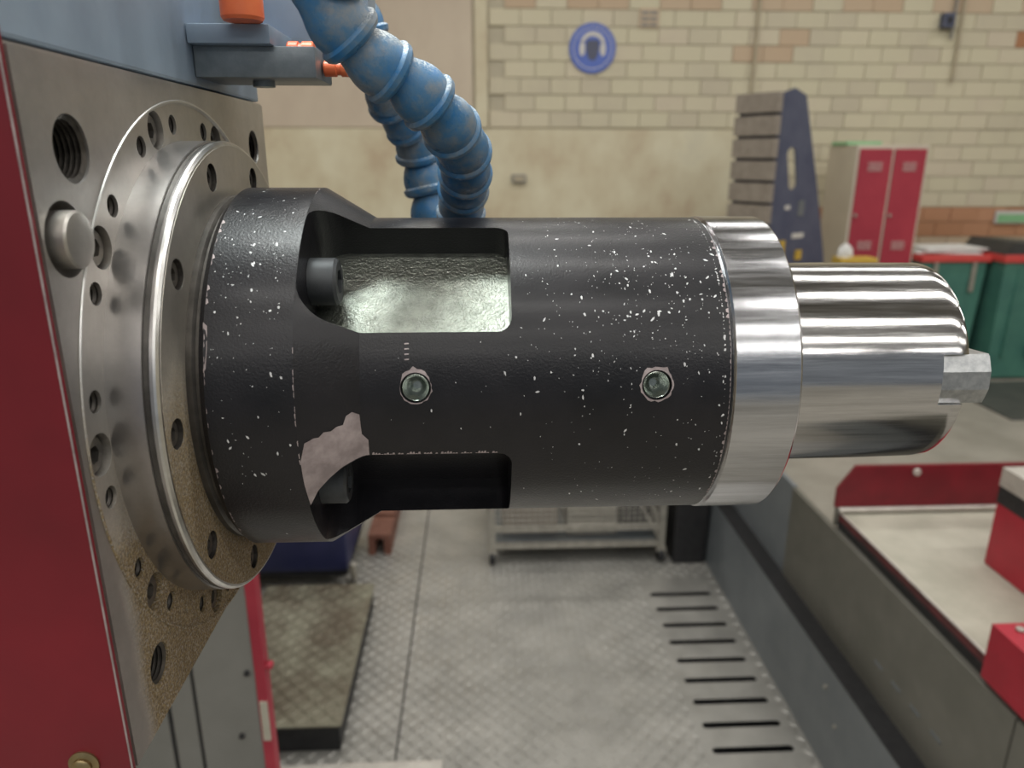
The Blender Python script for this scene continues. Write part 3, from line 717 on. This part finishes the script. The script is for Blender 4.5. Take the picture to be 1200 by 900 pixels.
bm = bmesh.new(); box(bm, 1.07, 1.9, 1.955, 1.967, EYE-1.06, EYE-1.0); obj('end_skirt', bm, M['olive'], ep, sm=False)
obj('tray_support', bxm(1.10, 2.1, 1.30, 1.93, .001, EYE-1.046), M['curb'], tr, sm=False)
# machine table with T-slots
tb = empty('slotted_table', (1.7, 1.2, EYE-1.019), 'red based machine table with pale slotted steel top at the right edge', 'machine table')
X0 = 1.3275
obj('table_base', bxm(X0, 2.2, .7, 1.660, EYE-1.018, EYE-.842, bev=.002), M['red2'], tb, sm=False)
obj('black_band', bxm(X0-.001, 2.2, .7, 1.661, EYE-.842, EYE-.795), M['seam'], tb, sm=False)
for k, (y0, y1) in enumerate(((1.545, 1.662), (1.40, 1.52), (1.25, 1.375), (.7, 1.225))):
    bm = bmesh.new(); box(bm, X0-.002, 2.2, y0, y1, EYE-.775, EYE-.745, bev=.002); box(bm, X0-.002, 2.2, y0+.018, y1-.018 if y1 < 1.6 else y1, EYE-.795, EYE-.775); obj('top_bar', bm, M['steeltop'], tb, sm=False)
rb = empty('red_guard_box', (1.3, 1.1, .001), 'bright red box shaped guard at the lower right edge, in front of the tray', 'guard')
bm = bmesh.new(); box(bm, 1.0595, 1.318, .55, 1.268, EYE-1.052, EYE-.922, bev=.002); obj('guard_cover', bm, M['red2'], rb, sm=False)
obj('guard_foot', bxm(1.10, 1.31, .57, 1.25, .001, EYE-1.053), M['curb'], rb, sm=False)
bm = bmesh.new(); cyl(bm, (1.10, 1.24, EYE-.922), (1.10, 1.24, EYE-.915), .009, 18, .001); obj('cap_bolt', bm, M['galv'], rb)

# ================================================================== objects by the back wall
# slotted cast iron angle block
tw = empty('angle_block', (2.2, 5.25, 0), 'tall navy angle block with slotted cast iron face, standing left of the lockers', 'angle plate')
C0 = Vector((2.084, 5.25, 0)); U = Vector((-.535, .845, 0)); Vv = Vector((.845, .535, 0)); TOP = EYE+.437
def tp(u, v_, z): return C0+U*u+Vv*v_+Vector((0, 0, z))
def web(u0):
    bm = bmesh.new(); outer = [tp(u0, .03, 0.06), tp(u0, .86, 0.06), tp(u0, .71, EYE-.72), tp(u0, .52, EYE-.20), tp(u0, .265, TOP-.01), tp(u0, .13, TOP+.03), tp(u0, .03, TOP-.0)]
    prism(bm, outer, U*.012); return bm
wb = obj('web', web(0.0), M['navy2'], tw, sm=False); wb['label'] = 'navy painted triangular side web with an oval hole'
cb = bmesh.new(); pts = []
for k in range(9): a = radians(180*k/8); pts.append(tp(-.02, .165+.048*cos(a), EYE+.03+.048*sin(a)))
for k in range(9): a = radians(180+180*k/8); pts.append(tp(-.02, .215+.048*cos(a), EYE-.165+.048*sin(a)))
prism(cb, pts, U*.1); bmesh.ops.recalc_face_normals(cb, faces=cb.faces); boolean(wb, obj('cut', cb, M['navy2'], sm=False))
bm = bmesh.new(); prism(bm, [tp(0, .0, .06), tp(.35, .0, .06), tp(.35, .035, .06), tp(0, .035, .06)], (0, 0, TOP-.06)); obj('back_plate', bm, M['navy2'], tw, sm=False)
k = 0; z = TOP-.13
while z > .1:
    bm = bmesh.new(); prism(bm, [tp(-.004, -.055, z), tp(.345, -.055, z), tp(.345, .0, z), tp(-.004, .0, z)], (0, 0, .128)); o = obj('slab', bm, M['castslab'], tw, sm=False); z -= .150
bm = bmesh.new(); prism(bm, [tp(-.02, -.05, 0), tp(.38, -.05, 0), tp(.38, .88, 0), tp(-.02, .88, 0)], (0, 0, .06)); obj('base', bm, M['navy2'], tw, sm=False)
for v_, z, w_, h in ((.12, -.66, .05, .09), (.33, -.72, .055, .07)):
    bm = bmesh.new(); prism(bm, [tp(-.012, v_, EYE+z), tp(-.012, v_+w_*1.3, EYE+z), tp(-.012, v_+w_*1.3, EYE+z+h), tp(-.012, v_, EYE+z+h)], U*.011); obj('yellow_pad', bm, M['yellow'], tw, sm=False)
for v_, z, w_, h in ((.27, -.56, .14, .035), (.31, -.40, .07, .11), (.15, -.35, .06, .03)):
    bm = bmesh.new(); prism(bm, [tp(-.004, v_, EYE+z), tp(-.004, v_+w_, EYE+z), tp(-.004, v_+w_, EYE+z+h), tp(-.004, v_, EYE+z+h)], U*.003); obj('faded_marking', bm, M['curb'] if h > .05 else M['signwhite'], tw, sm=False)
# yellow stand with crumpled white sheet
ys = empty('yellow_stand', (2.80, 5.3, 0), 'low yellow steel stand between the navy angle block and the lockers', 'stand')
obj('top_rail', bxm(2.56, 2.83, 5.10, 5.24, EYE-.76, EYE-.67, bev=.006), M['yellow'], ys, sm=False)
for x in (2.57, 2.78):
    obj('leg', bxm(x, x+.04, 5.11, 5.15, .0, EYE-.76), M['yellow'], ys, sm=False); obj('leg', bxm(x, x+.04, 5.19, 5.23, .0, EYE-.76), M['yellow'], ys, sm=False)
bm = bmesh.new(); bmesh.ops.create_icosphere(bm, subdivisions=3, radius=.05)
for v in bm.verts:
    n = random.uniform(.8, 1.15); v.co = Vector((v.co.x*n*1.0, v.co.y*n*.8, max(-.02, v.co.z*n*1.5)))+Vector((2.62, 5.17, EYE-.653))
tag(obj('crumpled_sheet', bm, M['paper'], None, loc=(2.62, 5.17, EYE-.668)), 'crumpled white sheet on the yellow stand', 'sheet')
# lockers
lk = empty('locker', (3.155, 5.95, 0), 'beige steel locker with two crimson doors against the brick wall', 'locker')
LX0, LX1, LY, LT = 2.875, 3.435, 5.70, EYE+.104
obj('locker_body', bxm(LX0, LX1, LY, 6.16, 0, LT, bev=.004), M['beige'], lk, sm=False)
for x0, x1 in ((LX0+.022, LX0+.272), (LX0+.294, LX1-.022)):
    d = obj('door', bxm(x0, x1, LY-.014, LY-.001, .08, LT-.03, bev=.003), M['lockred'], lk, sm=False)
    for z0 in (LT-.19, LT-.78):
        for k in range(5): obj('louvre', bxm(x0+.07, x1-.07, LY-.020, LY-.0145, z0+k*.014, z0+k*.014+.007), M['vent'], d, sm=False)
    bm = bmesh.new(); cyl(bm, (x0+.02, LY-.014, LT-.52), (x0+.02, LY-.03, LT-.52), .013, 16, .002); obj('lock', bm, M['galv'], d)
tag(obj('green_folder', bxm(2.86, 3.14, 5.85, 6.1, LT+.001, LT+.026, bev=.002), M['labelgreen'], None, loc=(3.0, 5.97, LT), sm=False), 'thin pale green box lying on top of the locker', 'box')
# bins
b1 = empty('recycling_bin', (3.7, 5.8, 0), 'dark green bin with red rim and white papers on top, beside the lockers', 'bin')
bm = bmesh.new(); prism(bm, [(3.47, 5.62, .02), (3.95, 5.62, .02), (3.985, 5.60, EYE-.765), (3.455, 5.60, EYE-.765)], (0, .48, 0)); obj('bin_body', bm, M['green'], b1, sm=False)
for x in (3.55, 3.86): bm = bmesh.new(); box(bm, x, x+.035, 5.575, 5.602, EYE-1.0, EYE-.765, bev=.004); obj('latch', bm, M['galv'], b1, sm=False)
obj('rim', bxm(3.445, 4.005, 5.575, 6.10, EYE-.765, EYE-.715, bev=.008), M['binred'], b1, sm=False)
for k in range(3):
    bm = bxm(-.25, .25, -.17, .17, 0, .012, bev=.003, rot=None); bmesh.ops.transform(bm, verts=bm.verts, matrix=Matrix.Translation((3.72+.02*k, 5.82, EYE-.712+.016*k)) @ Matrix.Rotation((-.12, .1, .02)[k], 4, 'Z'))
    tag(obj('paper_sheet', bm, M['paper'], None, loc=(3.7+.02*k, 5.82, EYE-.712+.016*k), sm=False), ('lowest', 'middle', 'top')[k]+' of the white papers lying on the red rimmed green bin', 'paper', 'papers on the green bin')
b2 = empty('wheelie_bin', (4.36, 5.72, 0), 'green wheelie bin with black lid at the right edge', 'bin')
bm = bmesh.new(); prism(bm, [(4.07, 5.50, .02), (4.60, 5.50, .02), (4.66, 5.46, EYE-.755), (4.03, 5.46, EYE-.755)], (0, .5, 0)); obj('bin_body', bm, M['green'], b2, sm=False)
for x in (4.15, 4.35, 4.55): obj('rib', bxm(x, x+.02, 5.455, 5.50, .2, EYE-.80), M['green'], b2, sm=False)
obj('rim', bxm(4.01, 4.68, 5.44, 5.98, EYE-.755, EYE-.695, bev=.01), M['binred'], b2, sm=False)
bm = bmesh.new(); prism(bm, [(4.01, 5.45, EYE-.693), (4.07, 5.45, EYE-.60), (4.66, 5.45, EYE-.64), (4.69, 5.45, EYE-.693)], (0, .52, 0)); obj('lid', bm, M['binblack'], b2, sm=False)
for x in (4.12, 4.56): bm = bmesh.new(); cyl(bm, (x, 5.99, .1), (x+.05, 5.99, .1), .1, 24, .01); obj('wheel', bm, M['seam'], b2)
tag(obj('floor_shade_sheet', bxm(3.62, 4.9, 4.55, 5.42, .001, .012, bev=.003), M['mat'], None, loc=(4.2, 5.0, 0), sm=False), 'dark sheet standing in for the shadowed floor below the green bins', 'mat')  # thin dark sheet added for the shadowed, dark floor below the bins
# wall fixtures
sg = empty('ear_protection_sign', (.955, 6.485, EYE+.857), 'round blue ear protection sign on the upper brick wall', 'sign')
bm = bmesh.new(); cyl(bm, (.955, 6.493, EYE+.857), (.955, 6.474, EYE+.857), .19, 48, .003); obj('disc', bm, M['signblue'], sg)
def flat(pts, d=.003): bm = bmesh.new(); prism(bm, [(.955+x, 6.4735, EYE+.857+z) for x, z in pts], (0, -d, 0)); return bm
arc = [(.105*cos(radians(a)), .02+.105*sin(radians(a))) for a in range(15, 166, 10)]+[(.075*cos(radians(a)), .02+.070*sin(radians(a))) for a in range(165, 14, -10)]
obj('headband', flat(arc), M['signwhite'], sg, sm=False)
for s in (-1, 1): obj('ear_cup', flat([(s*.085+.024*cos(radians(a)), -.005+.055*sin(radians(a))) for a in range(0, 360, 20)]), M['signwhite'], sg, sm=False)
bm = bmesh.new()
for k in range(40):
    a0 = 2*pi*k/40; a1 = 2*pi*(k+1)/40
    q = [bm.verts.new((.955+r*cos(a), 6.4728, EYE+.857+r*sin(a))) for r, a in ((.158, a0), (.158, a1), (.152, a1), (.152, a0))]; bm.faces.new(q)
obj('inner_ring', bm, M['signwhite'], sg, sm=False)
obj('head_figure', flat([(-.05, .06), (.05, .06), (.055, .0), (.04, -.06), (.02, -.09), (-.02, -.09), (-.04, -.06), (-.055, .0)], .0015), M['navy2'], sg, sm=False)['label'] = 'darker blue head shape'
av = empty('air_vent', (1.407, 6.488, EYE+1.082), 'small dark perforated vent brick high on the wall right of the blue sign', 'vent')
obj('vent_frame', bxm(1.33, 1.49, 6.482, 6.491, EYE+1.01, EYE+1.16, bev=.002), M['brickpeach'], av, sm=False)
for i in range(3):
    for j in range(2): obj('vent_hole', bxm(1.345+j*.07, 1.405+j*.07, 6.479, 6.483, EYE+1.022+i*.045, EYE+1.046+i*.045), M['pipe'], av, sm=False)
for (x, z0, z1, r, mk, lb) in ((2.30, EYE+.40, 4.88, .014, 'cream_pipe', 'thin cream conduit running down the brick wall behind the angle block'),
                              (3.93, EYE+.95, 4.88, .011, 'pipe', 'left dark conduit feeding the small wall switch'),
                              (4.00, EYE+.62, 4.88, .012, 'cream_pipe', 'right conduit beside the small wall switch, ending lower')):
    bm = bmesh.new(); cyl(bm, (x, 6.47, z0), (x, 6.47, z1), r, 14); tag(obj('conduit', bm, M[mk], None, loc=(x, 6.47, z0)), lb, 'pipe', 'conduits on the back wall')
sw = empty('wall_switch', (3.87, 6.48, EYE+1.08), 'small dark grey switch box high on the brick wall at right', 'switch')
obj('switch_box', bxm(3.82, 3.915, 6.42, 6.49, EYE+1.03, EYE+1.14, bev=.008), M['navy2'], sw, sm=False)
obj('rocker', bxm(3.85, 3.885, 6.412, 6.42, EYE+1.06, EYE+1.11, bev=.002), M['seam'], sw, sm=False)
lb = empty('green_label', (4.78, 6.47, EYE-.49), 'pale green label strip on the orange brick band at the right edge', 'label')
obj('label_board', bxm(4.60, 5.0, 6.470, 6.488, EYE-.545, EYE-.435, bev=.002), M['signwhite'], lb, sm=False)
obj('label_stripe', bxm(4.62, 5.0, 6.466, 6.4695, EYE-.535, EYE-.465), M['labelgreen'], lb, sm=False)
sk = empty('wall_socket', (.36, 6.48, EYE-.16), 'small grey socket low on the stained plaster, right of the hoses', 'socket')
obj('socket_box', bxm(.30, .42, 6.455, 6.487, EYE-.20, EYE-.13, bev=.006), M['pipe'], sk, sm=False)
wf = obj('socket_face', bxm(.315, .405, 6.451, 6.455, EYE-.185, EYE-.145), M['cream_pipe'], sk, sm=False)
print('bricks', nb)
